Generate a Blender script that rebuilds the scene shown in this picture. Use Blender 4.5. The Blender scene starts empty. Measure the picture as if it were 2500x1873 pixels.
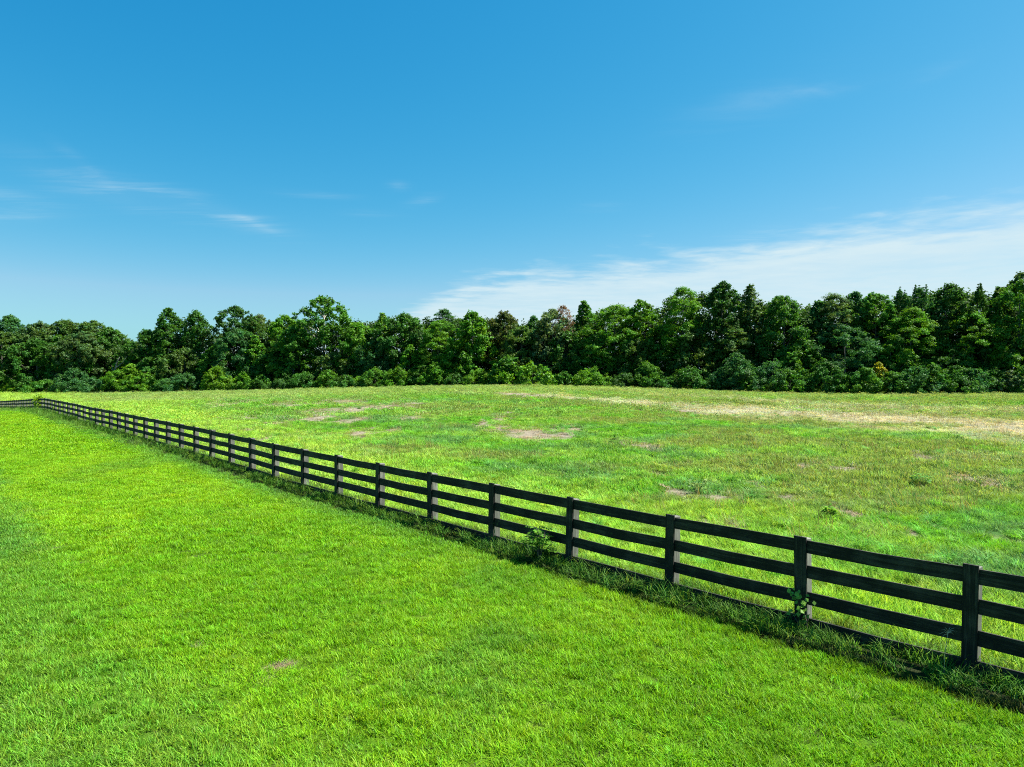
import bpy, math, random
import numpy as np
from mathutils import Vector
scene = bpy.context.scene
COL = scene.collection

# ------------------------------------------------------------------ camera
F = 1667.0            # focal length in pixels of the 2500 px wide photograph
HOR = 904.0           # pixel row of the horizon
CAMZ = 4.05
cd = bpy.data.cameras.new('camera'); cam = bpy.data.objects.new('camera', cd); COL.objects.link(cam)
cd.sensor_width = 36.0; cd.lens = 36.0 * F / 2500.0; cd.clip_end = 6000.0; cd.clip_start = 0.1
cam.location = (0, 0, CAMZ)
cam.rotation_euler = (math.radians(90) - math.atan((936.5 - HOR) / F), 0, 0)
scene.camera = cam

# ------------------------------------------------------------------ light
SUN_AZ = math.radians(80)      # clockwise from +Y, the view direction
SUN_EL = math.radians(55)
scene.view_settings.view_transform = 'Standard'
scene.view_settings.look = 'None'
scene.view_settings.gamma = 1.0
scene.view_settings.exposure = 1.6
scene.cycles.max_bounces = 6
scene.cycles.diffuse_bounces = 3
scene.cycles.glossy_bounces = 2
scene.cycles.transmission_bounces = 3
scene.cycles.use_denoising = False
scene.cycles.filter_width = 1.05
sl = bpy.data.lights.new('sun', 'SUN'); sl.energy = 5.0; sl.angle = math.radians(0.5); sl.color = (1.0, 0.95, 0.86)
so = bpy.data.objects.new('sun', sl); COL.objects.link(so)
sdir = Vector((math.sin(SUN_AZ) * math.cos(SUN_EL), math.cos(SUN_AZ) * math.cos(SUN_EL), math.sin(SUN_EL)))
so.rotation_euler = sdir.to_track_quat('Z', 'Y').to_euler()
so.location = sdir * 200


class NT:
    """small helper to write node trees briefly"""
    def __init__(self, tree):
        self.t = tree; tree.nodes.clear()
    def n(self, typ, _in=None, **kw):
        nd = self.t.nodes.new(typ)
        for k, v in kw.items(): setattr(nd, k, v)
        for k, v in (_in or {}).items():
            if isinstance(v, bpy.types.NodeSocket): self.t.links.new(v, nd.inputs[k])
            else: nd.inputs[k].default_value = v
        return nd
    def m(self, op, a, b=0.0, c=0.0, clamp=False):
        nd = self.t.nodes.new('ShaderNodeMath'); nd.operation = op; nd.use_clamp = clamp
        for i, v in enumerate((a, b, c)):
            if isinstance(v, bpy.types.NodeSocket): self.t.links.new(v, nd.inputs[i])
            else: nd.inputs[i].default_value = v
        return nd.outputs[0]
    def step(self, v, a, b):
        nd = self.n('ShaderNodeMapRange', {0: v, 1: a, 2: b, 3: 0.0, 4: 1.0}, interpolation_type='SMOOTHSTEP')
        return nd.outputs[0]
    def mix(self, f, a, b, mode='MIX'):
        nd = self.n('ShaderNodeMix', data_type='RGBA', blend_type=mode)
        for i, v in ((0, f), (6, a), (7, b)):
            if isinstance(v, bpy.types.NodeSocket): self.t.links.new(v, nd.inputs[i])
            else: nd.inputs[i].default_value = v if i == 0 else (*v, 1.0) if len(v) == 3 else v
        return nd.outputs[2]
    def noise(self, vec, scale, detail=4.0, rough=0.55, dist=0.0):
        nd = self.n('ShaderNodeTexNoise', {'Vector': vec, 'Scale': scale, 'Detail': detail, 'Roughness': rough, 'Distortion': dist})
        return nd.outputs[0]
    def link(self, a, b): self.t.links.new(a, b)


def build_world():
    w = bpy.data.worlds.new('World'); scene.world = w; w.use_nodes = True
    T = NT(w.node_tree)
    sky = T.n('ShaderNodeTexSky', sky_type='NISHITA', sun_disc=False, sun_elevation=SUN_EL, sun_rotation=SUN_AZ,
              altitude=200.0, air_density=1.0, dust_density=0.6, ozone_density=2.0).outputs[0]
    # a deeper, more even blue than the bare model gives: one power curve per channel
    S = 0.2549; So = SKY_STRENGTH * 2 ** scene.view_settings.exposure
    ch = T.n('ShaderNodeSeparateColor', {0: sky}).outputs
    ch = [T.m('MULTIPLY', T.m('POWER', T.m('MULTIPLY', ch[i], S), g), k / So) for i, (g, k) in enumerate(SKY_CURVE)]
    ch[0] = T.m('MINIMUM', ch[0], T.m('MULTIPLY', ch[1], 0.50))
    sky = T.n('ShaderNodeCombineColor', {0: ch[0], 1: ch[1], 2: ch[2]}).outputs[0]
    d = T.n('ShaderNodeTexCoord').outputs['Generated']
    s = T.n('ShaderNodeSeparateXYZ', {0: d})
    x, y, z = s.outputs
    zc = T.m('MAXIMUM', z, 0.015)
    u = T.m('DIVIDE', x, zc); v = T.m('DIVIDE', y, zc)          # position on a flat cloud layer overhead
    # the sheet of stratus towards the horizon, its near edge a slanting line on the layer
    q = T.m('ADD', T.m('MULTIPLY', v, 0.135), T.m('MULTIPLY', u, 0.125))
    q = T.m('SUBTRACT', q, 1.0)
    pv = T.n('ShaderNodeCombineXYZ', {0: u, 1: v, 2: 0.0}).outputs[0]
    n1 = T.noise(pv, 0.55, 5.0, 0.6, 0.4)
    n2 = T.noise(pv, 2.2, 4.0, 0.6, 0.3)
    nb = T.m('ADD', T.m('MULTIPLY', T.m('SUBTRACT', n1, 0.5), 0.5), T.m('MULTIPLY', T.m('SUBTRACT', n2, 0.5), 0.45))
    qq = T.m('ADD', q, nb)
    qq = T.m('SUBTRACT', qq, T.m('MULTIPLY', T.step(T.m('DIVIDE', x, T.m('MAXIMUM', y, .05)), -.04, -.34), 1.1))
    dens = T.step(qq, -0.14, 0.22)
    far = T.step(q, 5.0, 1.0)                                    # the sheet thins out into the haze on the horizon
    tex = T.m('ADD', 0.26, T.m('ADD', T.m('MULTIPLY', n1, 0.65), T.m('MULTIPLY', n2, 0.5)), clamp=True)
    dens = T.m('MULTIPLY', T.m('MULTIPLY', dens, tex), T.m('ADD', 0.72, T.m('MULTIPLY', far, 0.28)))
    # thin wisps high up: elongated patches at fixed places of the layer
    rot = T.n('ShaderNodeMapping', {'Vector': pv, 'Rotation': (0, 0, 0.75), 'Scale': (0.7, 2.6, 1.0)}).outputs[0]
    wn = T.noise(rot, 1.5, 6.0, 0.62, 1.0)
    wn = T.step(wn, 0.38, 0.82)
    tot = None
    for (px, py, rx, ry, amp, ang) in ((290, 470, 140, 26, .34, -.22), (235, 425, 60, 12, .2, -.6), (380, 466, 80, 14, .3, -.05), (565, 530, 110, 20, .42, -.22),
                                  (30, 482, 90, 12, .3, -.05), (20, 523, 70, 12, .3, .1), (250, 487, 80, 12, .22, -.05),
                                  (620, 545, 50, 8, .3, -.35), (975, 457, 22, 9, .3, 0), (1035, 490, 35, 10, .28, .2), (770, 478, 80, 8, .15, 0), (915, 526, 60, 8, .15, 0), (1830, 260, 170, 40, .10, .2),
                                  (2000, 225, 120, 14, .13, 0), (2270, 185, 60, 14, .14, .2), (1460, 508, 50, 10, .14, 0), (2265, 517, 50, 9, .2, .1), (1850, 575, 60, 14, .3, .1)):
        # angular coordinates of the patch
        az = math.atan2(px - 1250, F); el = math.atan2((HOR - py), math.hypot(F, px - 1250))
        A = T.m('ARCTAN2', x, y); E = T.m('ARCSINE', z)
        da = T.m('SUBTRACT', A, az); de = T.m('SUBTRACT', E, el)
        ca, sa = math.cos(ang), math.sin(ang)
        a1 = T.m('ADD', T.m('MULTIPLY', da, ca * F / rx), T.m('MULTIPLY', de, sa * F / rx))
        e1 = T.m('SUBTRACT', T.m('MULTIPLY', de, ca * F / ry), T.m('MULTIPLY', da, sa * F / ry))
        r = T.m('ADD', T.m('MULTIPLY', a1, a1), T.m('MULTIPLY', e1, e1))
        g = T.m('MULTIPLY', T.m('EXPONENT', T.m('MULTIPLY', r, -1.0)), amp)
        tot = g if tot is None else T.m('ADD', tot, g)
    wisps = T.m('MULTIPLY', tot, T.m('ADD', 0.10, T.m('MULTIPLY', wn, 0.85)))
    dens = T.m('MAXIMUM', dens, wisps, clamp=True)
    col = T.mix(dens, sky, CLOUD)
    bg = T.n('ShaderNodeBackground', {'Color': col, 'Strength': SKY_STRENGTH})
    out = T.n('ShaderNodeOutputWorld', {0: bg.outputs[0]})

SKY_STRENGTH = 0.10
SKY_CURVE = ((2.50, .425), (.837, .524), (.54, .675))
CLOUD = tuple(c / (SKY_STRENGTH * 2 ** scene.view_settings.exposure) for c in (.67, .845, .915))
build_world()

# ------------------------------------------------------------------ noise and placing helpers
def _h(ix, iy, seed):
    n = (ix.astype(np.int64) * 374761393 + iy.astype(np.int64) * 668265263 + seed * 1442695041) & 0xffffffff
    n = ((n ^ (n >> 13)) * 1274126177) & 0xffffffff
    return ((n ^ (n >> 16)) & 0xffff) / 65535.0
def vnoise(x, y, seed=0):
    x = np.asarray(x, float); y = np.asarray(y, float)
    ix = np.floor(x); iy = np.floor(y); fx = x - ix; fy = y - iy
    fx = fx * fx * (3 - 2 * fx); fy = fy * fy * (3 - 2 * fy)
    a = _h(ix, iy, seed); b = _h(ix + 1, iy, seed); c = _h(ix, iy + 1, seed); d = _h(ix + 1, iy + 1, seed)
    return a + (b - a) * fx + (c - a) * fy + (a - b - c + d) * fx * fy
def fbm(x, y, seed=0, o=4):
    t = 0; amp = 0.5; s = 0
    for i in range(o):
        t = t + amp * vnoise(x * 2 ** i + 17.3 * i, y * 2 ** i - 9.1 * i, seed + i); s += amp; amp *= 0.5
    return t / s
def sstep(v, a, b):
    t = np.clip((v - a) / (b - a), 0, 1); return t * t * (3 - 2 * t)

# fence line in plan: through A, running away to the left
TH = (1250 + 220) / F
YA = 9.0; XA = (2359 - 1250) / F * YA
_l = math.hypot(TH, 1)
EDIR = np.array([TH / _l, -1 / _l])          # along the fence, towards the near right end
NFAR = np.array([1 / _l, TH / _l])           # across the fence, into the field
def fence_depth(px):
    return (XA + YA * TH) / ((px - 1250) / F + TH)
def fence_d(x, y):
    return (x - XA) * NFAR[0] + (y - YA) * NFAR[1]
FPX = [2359, 1946, 1631, 1388, 1197.5, 1046, 920, 819, 736, 665.5, 608.5, 558.5, 513, 473, 437, 406, 376.6, 350.6, 326, 304.5, 286, 266, 248, 232,
       217, 202.5, 189, 176, 164.5, 153.5, 142.5, 133, 123.5, 115.5, 108.5]
TOPK = np.array([(-300, 1002), (-100, 988), (0, 979), (45, 976.3), (87, 972.7), (100, 972), (108, 972), (115.5, 973), (142.5, 978), (176, 984), (217, 993), (266, 1001), (326, 1013.5), (406, 1028),
                 (513, 1049), (608.5, 1068.5), (665.5, 1082), (736, 1095.6), (819, 1111), (920, 1130), (1046, 1153), (1197.5, 1180), (1388, 1214), (1631, 1257), (1946, 1310), (2359, 1378), (2900, 1467)])
FH = 1.46
def fence_top(px):
    return CAMZ - (np.interp(px, TOPK[:, 0], TOPK[:, 1]) - HOR) / F * fence_depth(px)
posts = []                                   # x, y, z of the post top, far end last
posts.append((2900.0, fence_depth(2900.0)))
for p in FPX: posts.append((p, fence_depth(p)))
px = FPX[-1]
Ylast = fence_depth(px)
while Ylast < 116:
    Ylast += 1.85
    a = (XA + YA * TH) / Ylast - TH
    posts.append((a * F + 1250, Ylast))
posts = [((p - 1250) / F * Y, Y, float(fence_top(p))) for p, Y in posts]
for q in range(3):                           # the fence runs on past the right edge of the picture
    posts.insert(0, (posts[0][0] + EDIR[0] * 2.6, posts[0][1] + EDIR[1] * 2.6, posts[0][2]))

# edge of the wood: depth and pixel row of its foot
TL_PX = np.array([-900, -300, 0, 300, 600, 1000, 1300, 1700, 2000, 2500, 2900, 3500])
TL_D = np.array([170, 168, 165, 163, 155, 145, 132, 120, 111, 106, 104, 100])
TL_Y = np.array([962, 960, 958, 956, 952, 944, 940, 952, 963, 958, 958, 958.])
def tl_depth(px): return float(np.interp(px, TL_PX, TL_D))

ctrl = []
for (X, Y, zt) in posts[::2]: ctrl.append((X, Y, zt - FH + 0.02))
for p in np.arange(-600, 3300, 150):
    D = tl_depth(p); z = CAMZ - (np.interp(p, TL_PX, TL_Y) - HOR) / F * D
    ctrl.append(((p - 1250) / F * D, D, z)); ctrl.append(((p - 1250) / F * (D + 60), D + 60, z))
for (X, Y) in ((0, 4), (-6, 8), (6, 3), (-4, 16), (-14, 16), (14, 2), (0, -20), (-25, -20), (25, -20), (-30, 10), (40, -10), (60, 10), (90, 20)): ctrl.append((X, Y, 0.0))
for (X, Y, z) in ((-24, 28, -.1), (-38, 40, -.25), (-55, 58, -.55), (-72, 78, -1.6), (-60, 40, -.6), (-90, 60, -1.2), (-110, 100, -2.4), (12, 30, .1), (30, 40, .15), (55, 55, .2), (0, 60, .45), (10, 90, .95), (35, 85, .5), (60, 85, .2)): ctrl.append((X, Y, z))
ctrl = np.array(ctrl, float)
def _tps(r2): return np.where(r2 > 1e-9, 0.5 * r2 * np.log(np.maximum(r2, 1e-9)), 0.0)
_N = len(ctrl); _S = 50.0
_P = ctrl[:, :2] / _S
_K = _tps(((_P[:, None] - _P[None]) ** 2).sum(-1)) + np.eye(_N) * 2e-4
_Q = np.c_[np.ones(_N), _P]
_A = np.block([[_K, _Q], [_Q.T, np.zeros((3, 3))]])
_W = np.linalg.solve(_A, np.r_[ctrl[:, 2], 0, 0, 0])
def ground_z(x, y):
    x = np.atleast_1d(np.asarray(x, float)); y = np.atleast_1d(np.asarray(y, float))
    out = np.empty(x.shape)
    for i in range(0, len(x), 20000):
        p = np.c_[x[i:i + 20000], y[i:i + 20000]] / _S
        k = _tps(((p[:, None] - _P[None]) ** 2).sum(-1))
        out[i:i + 20000] = k @ _W[:_N] + _W[_N] + p @ _W[_N + 1:]
    fade = sstep(np.hypot(x, y - 60), 330, 160)
    return np.clip(out, -4, 4) * fade
def gz(x, y): return float(ground_z(x, y)[0])
def unproj(px, py):
    """point of the ground seen at a pixel of the photograph"""
    Y = CAMZ * F / (py - HOR)
    for _ in range(14):
        z = gz((px - 1250) / F * Y, Y); Y = 0.5 * Y + 0.5 * (CAMZ - z) * F / (py - HOR)
    return (px - 1250) / F * Y, Y

# ------------------------------------------------------------------ colours of the ground and the grass
BARE = [(688, 985, 25, 4), (622, 980, 20, 3), (571, 987, 25, 4), (733, 988, 35, 4), (819, 1002, 60, 7), (873, 998, 40, 7), (858, 980, 35, 4), (790, 1020, 40, 7), (861, 1027, 40, 5),
        (685, 1032, 25, 4), (882, 1056, 35, 5), (957, 993, 35, 5), (1007, 1020, 25, 5), (1225, 1020, 25, 4), (1177, 1037, 22, 5), (1219, 1045, 32, 5), (1297, 1057, 60, 11), (1371, 1062, 30, 6),
        (1568, 1085, 30, 5), (1653, 1203, 38, 9), (1757, 1212, 50, 6), (2051, 1144, 30, 5), (2404, 1180, 60, 7), (2268, 1280, 22, 6), (2463, 1318, 40, 14), (2056, 1248, 20, 7), (1282, 966, 40, 3), (1252, 962, 40, 2.5), (2290, 1230, 25, 6),
        (1680, 1006, 26, 4), (1510, 1078, 16, 4)]
_rb = random.Random(77)
for _ in range(26): BARE.append((_rb.uniform(540, 1420), _rb.uniform(972, 1072), _rb.uniform(7, 20), _rb.uniform(1.5, 4)))
for _ in range(22): BARE.append((_rb.uniform(1450, 2480), _rb.uniform(1075, 1300), _rb.uniform(7, 18), _rb.uniform(2, 5)))
bare_w = []
for (a, b, rx, ry) in BARE:
    x0, y0 = unproj(a, b); y1 = unproj(a, b - ry)[1]; y2 = unproj(a, b + ry)[1]
    g = .12 / ((b - HOR) / F) * .5
    bare_w.append((x0, y0 - g * .8, rx / F * y0, max(0.3, (y1 - y2) / 2 + g)))
LAWNBARE = [(680, 1637, 26, 4), (755, 1622, 16, 4), (605, 1578, 16, 4), (480, 1578, 10, 5), (455, 1510, 10, 5), (12, 1735, 16, 8), (370, 1660, 16, 5), (280, 1850, 14, 8), (215, 1375, 8, 4), (595, 1830, 10, 6)]
lawnbare_w = []
for (a, b, rx, ry) in LAWNBARE:
    x0, y0 = unproj(a, b); y1 = unproj(a, b - ry)[1]; y2 = unproj(a, b + ry)[1]
    lawnbare_w.append((x0, y0, rx / F * y0, max(0.06, (y1 - y2) / 2)))
TAN = [((1250, 962), .9), ((1420, 974), 1.2), ((1600, 986), 2.2), ((1800, 1004), 3.0), ((2000, 1014), 3.4), ((2200, 1027), 4.2), ((2400, 1042), 5.0), ((2640, 1058), 5.5), ((2900, 1066), 3.6)]
tan_w = [(*unproj(*p), r) for p, r in TAN]
TAN2 = [((1560, 964), 1.0), ((1750, 972), 2.2), ((2000, 990), 3.0), ((2300, 1000), 2.5), ((2600, 1003), 2.0)]
tan_w2 = [(*unproj(*p), r) for p, r in TAN2]
def poly_mask(x, y, pts):
    best = np.full(x.shape, 9.0)
    for (x0, y0, r0), (x1, y1, r1) in zip(pts[:-1], pts[1:]):
        dx, dy = x1 - x0, y1 - y0
        t = np.clip(((x - x0) * dx + (y - y0) * dy) / (dx * dx + dy * dy), 0, 1)
        best = np.minimum(best, np.hypot(x - x0 - t * dx, y - y0 - t * dy) / (r0 + (r1 - r0) * t))
    return best
def bare_mask(x, y):
    b = np.full(x.shape, 9.0)
    for (cx, cy, rx, ry) in bare_w: b = np.minimum(b, np.hypot((x - cx) / rx, (y - cy) / ry))
    b = b + (fbm(x * 1.1, y * .9, 61) - .5) * 1.6 + (fbm(x * 4.5, y * 3.0, 63, 3) - .5) * 1.6
    return sstep(b, 1.35, .55)
def lawnbare_mask(x, y):
    b = np.full(x.shape, 9.0)
    for (cx, cy, rx, ry) in lawnbare_w: b = np.minimum(b, np.hypot((x - cx) / rx, (y - cy) / ry))
    b = b + (fbm(x * 6, y * 6, 71) - .5) * 1.4
    return sstep(b, 1.2, .5)
def tan_mask(x, y):
    n = (fbm(x * .18, y * .3, 31) - .5) * 1.4 + (fbm(x * .7, y * 1.3, 32) - .5) * 1.2
    n = n * 1.3
    a = sstep(poly_mask(x, y, tan_w) * .50 + n, 1.6, -.1)
    b = sstep(poly_mask(x, y, tan_w2) * .50 + n, 1.6, -.1) * .6
    return np.maximum(a, b)
C = lambda *a: np.array(a)
G_LAWN_Y = C(.182, .365, .010); G_LAWN_G = C(.122, .300, .007); G_LAWN_B = C(.085, .228, .030)
G_F_Y = C(.275, .465, .060); G_F_G = C(.110, .330, .020); G_F_M = C(.190, .370, .055); G_F_B = C(.100, .255, .070); G_F_O = C(.185, .280, .062)
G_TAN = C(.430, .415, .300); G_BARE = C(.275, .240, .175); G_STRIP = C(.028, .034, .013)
def mixc(a, b, t): return a + (b - a) * t[:, None]
def lawn_col(x, y):
    a = fbm(x * .16 + y * .05, y * .16, 3); b = fbm(x * .55, y * .55, 5); c = fbm(x * 1.9, y * 1.9, 8)
    t = sstep(a * .55 + b * .3 + c * .25, .40, .72)
    col = mixc(np.tile(G_LAWN_G, (len(x), 1)), np.tile(G_LAWN_Y, (len(x), 1)), t)
    # sky sheen is painted in with the bluer grass over the left of the lawn, with a tongue along an old mower track
    u = x + 0.9 * y + (fbm(x * .4, y * .4, 12) - .5) * 2.2
    left = sstep(u, 4.3, 2.6) * (.55 + .45 * sstep(fbm(x * .25, y * .2, 16), .35, .6))
    left = np.maximum(left * sstep(y, 46, 24), .50 * sstep(fbm(x * .35, y * .22, 14), .64, .80))
    col = mixc(col, np.tile(G_LAWN_B, (len(x), 1)), left * .85)
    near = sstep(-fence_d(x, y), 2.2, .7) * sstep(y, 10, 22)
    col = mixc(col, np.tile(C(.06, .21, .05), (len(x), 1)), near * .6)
    return col
def field_col(x, y):
    n = len(x); d = fence_d(x, y)
    a = fbm(x * .09, y * .14, 21); b = fbm(x * .35, y * .55, 23); c = fbm(x * 1.1, y * 1.6, 25); e = fbm(x * .06, y * .05, 27)
    t = sstep(a * .35 + b * .4 + c * .35, .45, .66)
    col = mixc(np.tile(G_F_G, (n, 1)), np.tile(G_F_M, (n, 1)), t)
    col = mixc(col, np.tile(G_F_B, (n, 1)), sstep(fbm(x * .3, y * .45, 35), .52, .68) * .8)
    px = 1250 + F * x / np.maximum(y, 1)
    ol = sstep(fbm(x * .16, y * .28, 37) + .16 * sstep(px, 1300, 2100) - .10 * sstep(px, 1200, 700), .50, .68)
    ol = ol * sstep(y, 15, 24)
    col = mixc(col, np.tile(G_F_O, (n, 1)), ol * .85)
    far = sstep(y, 75, 105) * (.35 + .4 * fbm(x * .08, y * .2, 39))
    col = mixc(col, np.tile(C(.285, .365, .120), (n, 1)), far)
    wid = 8.5 + 5 * sstep(y, 20, 50) - 2.5 * sstep(y, 20, 10) + 8 * sstep(y, 60, 90)
    st = sstep(d + (fbm(x * .3, y * .3, 41) - .5) * 7.0, wid, wid * .55)
    col = mixc(col, np.tile(G_F_Y, (n, 1)), st * (.55 + .45 * sstep(fbm(x * .5, y * .5, 43), .35, .6)) * sstep(d, -.2, .6))
    near = sstep(y, 30, 16) * st
    col = mixc(col, np.tile(C(.205, .420, .028), (n, 1)), near * .6)
    col = mixc(col, np.tile(G_TAN, (n, 1)), tan_mask(x, y) * .9)
    return col
def ground_col(x, y, grass=False):
    d = fence_d(x, y) + (fbm(x * .8, y * .8, 51) - .5) * .5
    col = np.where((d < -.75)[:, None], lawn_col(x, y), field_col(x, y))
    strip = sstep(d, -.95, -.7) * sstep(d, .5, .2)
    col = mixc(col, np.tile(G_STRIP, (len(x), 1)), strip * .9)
    fld = sstep(d, .3, .6)
    col = mixc(col, np.tile(G_BARE, (len(x), 1)), bare_mask(x, y) * fld)
    col = mixc(col, np.tile(C(.27, .225, .13), (len(x), 1)), lawnbare_mask(x, y) * (1 - fld))
    return col

# ------------------------------------------------------------------ materials
def new_mat(name):
    m = bpy.data.materials.new(name); m.use_nodes = True
    return m, NT(m.node_tree)
def mat_ground():
    m, T = new_mat('soil and thatch')
    c = T.n('ShaderNodeAttribute', attribute_name='gcol').outputs['Color']
    pos = T.n('ShaderNodeNewGeometry').outputs['Position']
    n1 = T.noise(pos, 3.0, 6.0, 0.65); n2 = T.noise(pos, 22.0, 4.0, 0.7)
    soil = T.mix(T.step(n2, .35, .7), (.022, .020, .010), (.065, .055, .028))
    f = T.m('ADD', T.m('MULTIPLY', n1, .5), T.m('MULTIPLY', n2, .5))
    dk = T.mix(1.0, c, (.72, .72, .72), 'MULTIPLY')
    col = T.mix(T.step(f, .34, .52), soil, dk)
    bump = T.n('ShaderNodeBump', {'Height': n2, 'Strength': .6, 'Distance': .05}).outputs[0]
    p = T.n('ShaderNodeBsdfPrincipled', {'Base Color': col, 'Roughness': .95, 'Normal': bump})
    p.inputs['Specular IOR Level'].default_value = .1
    T.n('ShaderNodeOutputMaterial', {0: p.outputs[0]})
    return m
def leafy(T, col, trans=.35, gloss=.045, rough=.45, warm=(1.25, 1.12, .55)):
    d = T.n('ShaderNodeBsdfDiffuse', {'Color': col}).outputs[0]
    t = T.n('ShaderNodeBsdfTranslucent', {'Color': T.mix(1.0, col, warm, 'MULTIPLY')}).outputs[0]
    g = T.n('ShaderNodeBsdfGlossy', {'Color': (1, 1, 1, 1), 'Roughness': rough}).outputs[0]
    s = T.n('ShaderNodeMixShader', {0: trans, 1: d, 2: t}).outputs[0]
    s = T.n('ShaderNodeMixShader', {0: gloss, 1: s, 2: g}).outputs[0]
    T.n('ShaderNodeOutputMaterial', {0: s})
def mat_grass():
    m, T = new_mat('grass blades')
    c = T.n('ShaderNodeAttribute', attribute_name='tint', attribute_type='INSTANCER').outputs['Color']
    b = T.n('ShaderNodeAttribute', attribute_name='bcol').outputs['Color']
    leafy(T, T.mix(1.0, c, b, 'MULTIPLY'), .38, .006, .5)
    return m
def mat_leaf():
    m, T = new_mat('tree foliage')
    c = T.n('ShaderNodeObjectInfo').outputs['Color']
    b = T.n('ShaderNodeAttribute', attribute_name='lc').outputs['Color']
    leafy(T, T.mix(1.0, c, b, 'MULTIPLY'), .42, .010, .5, (1.35, 1.2, .5))
    return m
def mat_wood(name, dark, light, amt, stretch_axis):
    m, T = new_mat(name)
    co = T.n('ShaderNodeTexCoord').outputs['Object']
    ang = math.atan2(EDIR[1], EDIR[0])
    sc = (1.2, 30, 30) if stretch_axis == 0 else (30, 30, 1.2)
    mp = T.n('ShaderNodeMapping', {'Vector': T.n('ShaderNodeVectorRotate', {'Vector': co, 'Angle': -ang}, rotation_type='Z_AXIS').outputs[0], 'Scale': sc}).outputs[0]
    grain = T.noise(mp, 1.0, 6.0, .7, .6)
    blot = T.noise(co, 2.3, 5.0, .65)
    fine = T.noise(mp, 3.5, 3.0, .7)
    f = T.m('ADD', T.m('MULTIPLY', grain, .55), T.m('MULTIPLY', blot, .45))
    col = T.mix(T.m('MULTIPLY', T.step(f, .44, .66), amt), dark, light)
    col = T.mix(T.m('MULTIPLY', T.step(fine, .6, .75), .35), col, (.004, .004, .004))
    bump = T.n('ShaderNodeBump', {'Height': grain, 'Strength': .5, 'Distance': .01}).outputs[0]
    p = T.n('ShaderNodeBsdfPrincipled', {'Base Color': col, 'Roughness': .75, 'Normal': bump})
    p.inputs['Specular IOR Level'].default_value = .25
    T.n('ShaderNodeOutputMaterial', {0: p.outputs[0]})
    return m
def mat_bark(name, a, b):
    m, T = new_mat(name)
    co = T.n('ShaderNodeTexCoord').outputs['Object']
    n = T.noise(T.n('ShaderNodeMapping', {'Vector': co, 'Scale': (2.5, 2.5, .6)}).outputs[0], 1.5, 6, .7)
    p = T.n('ShaderNodeBsdfPrincipled', {'Base Color': T.mix(T.step(n, .35, .65), a, b), 'Roughness': .9})
    T.n('ShaderNodeOutputMaterial', {0: p.outputs[0]})
    return m
M_GROUND = mat_ground(); M_GRASS = mat_grass(); M_LEAF = mat_leaf()
M_RAIL = mat_wood('dark stained rail boards', (.006, .0065, .005), (.062, .060, .044), .75, 0)
M_BATTEN = mat_wood('dark stained upright boards', (.007, .0075, .006), (.074, .072, .054), .8, 2)
M_POST = mat_wood('weathered grey post timber', (.100, .104, .085), (.235, .24, .20), 1.0, 2)
M_BARK = mat_bark('dark bark', (.05, .042, .033), (.13, .11, .09))
M_PALE = mat_bark('pale flaking bark', (.30, .28, .23), (.62, .60, .54))
M_SNAG = mat_bark('bare grey wood', (.10, .09, .075), (.24, .21, .18))

# ------------------------------------------------------------------ object helpers
def mesh_from(name, V, faces, mat, smooth=False):
    me = bpy.data.meshes.new(name); me.from_pydata([tuple(v) for v in V], [], faces); me.update()
    if smooth: me.polygons.foreach_set('use_smooth', [True] * len(me.polygons))
    if mat: me.materials.append(mat)
    return me
def fast_mesh(name, V, quads, mat):
    """V (n,3) and equal sized faces (m,k)"""
    me = bpy.data.meshes.new(name); k = quads.shape[1]
    me.vertices.add(len(V)); me.vertices.foreach_set('co', np.ascontiguousarray(V, np.float32).ravel())
    me.loops.add(quads.size); me.loops.foreach_set('vertex_index', quads.astype(np.int32).ravel())
    me.polygons.add(len(quads)); me.polygons.foreach_set('loop_start', np.arange(0, quads.size, k, dtype=np.int32))
    me.update(calc_edges=True)
    if mat: me.materials.append(mat)
    return me
def link(name, me, parent=None, loc=None):
    o = bpy.data.objects.new(name, me); COL.objects.link(o)
    if parent is not None: o.parent = parent
    if loc is not None: o.location = loc
    return o
def tag(o, label=None, cat=None, group=None, kind=None):
    for k, v in (('label', label), ('category', cat), ('group', group), ('kind', kind)):
        if v: o[k] = v
    return o
def box_sections(secs):
    """closed prism through 4-point sections -> V, faces"""
    V = []; Fc = []
    for s in secs: V += list(s)
    n = len(secs)
    for i in range(n - 1):
        a = i * 4; b = a + 4
        for k in range(4):
            l = (k + 1) % 4; Fc.append((a + k, a + l, b + l, b + k))
    Fc.append((3, 2, 1, 0)); e = (n - 1) * 4; Fc.append((e, e + 1, e + 2, e + 3))
    return V, Fc
def tube(V, Fc, pts, rad, sides=6):
    pts = [np.asarray(p, float) for p in pts]; base = len(V)
    up = np.array([0.31, 0.17, 0.93])
    for i, p in enumerate(pts):
        d = pts[min(i + 1, len(pts) - 1)] - pts[max(i - 1, 0)]; d = d / (np.linalg.norm(d) + 1e-9)
        a = np.cross(d, up); 
        if np.linalg.norm(a) < .2: a = np.cross(d, np.array([1., 0, 0]))
        a /= np.linalg.norm(a); b = np.cross(d, a)
        for k in range(sides):
            t = 2 * math.pi * k / sides
            V.append(p + rad[i] * (math.cos(t) * a + math.sin(t) * b))
    for i in range(len(pts) - 1):
        for k in range(sides):
            l = (k + 1) % sides; r = base + i * sides
            Fc.append((r + k, r + l, r + sides + l, r + sides + k))
    e = base + (len(pts) - 1) * sides
    Fc.append(tuple(e + k for k in range(sides)))

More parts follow.
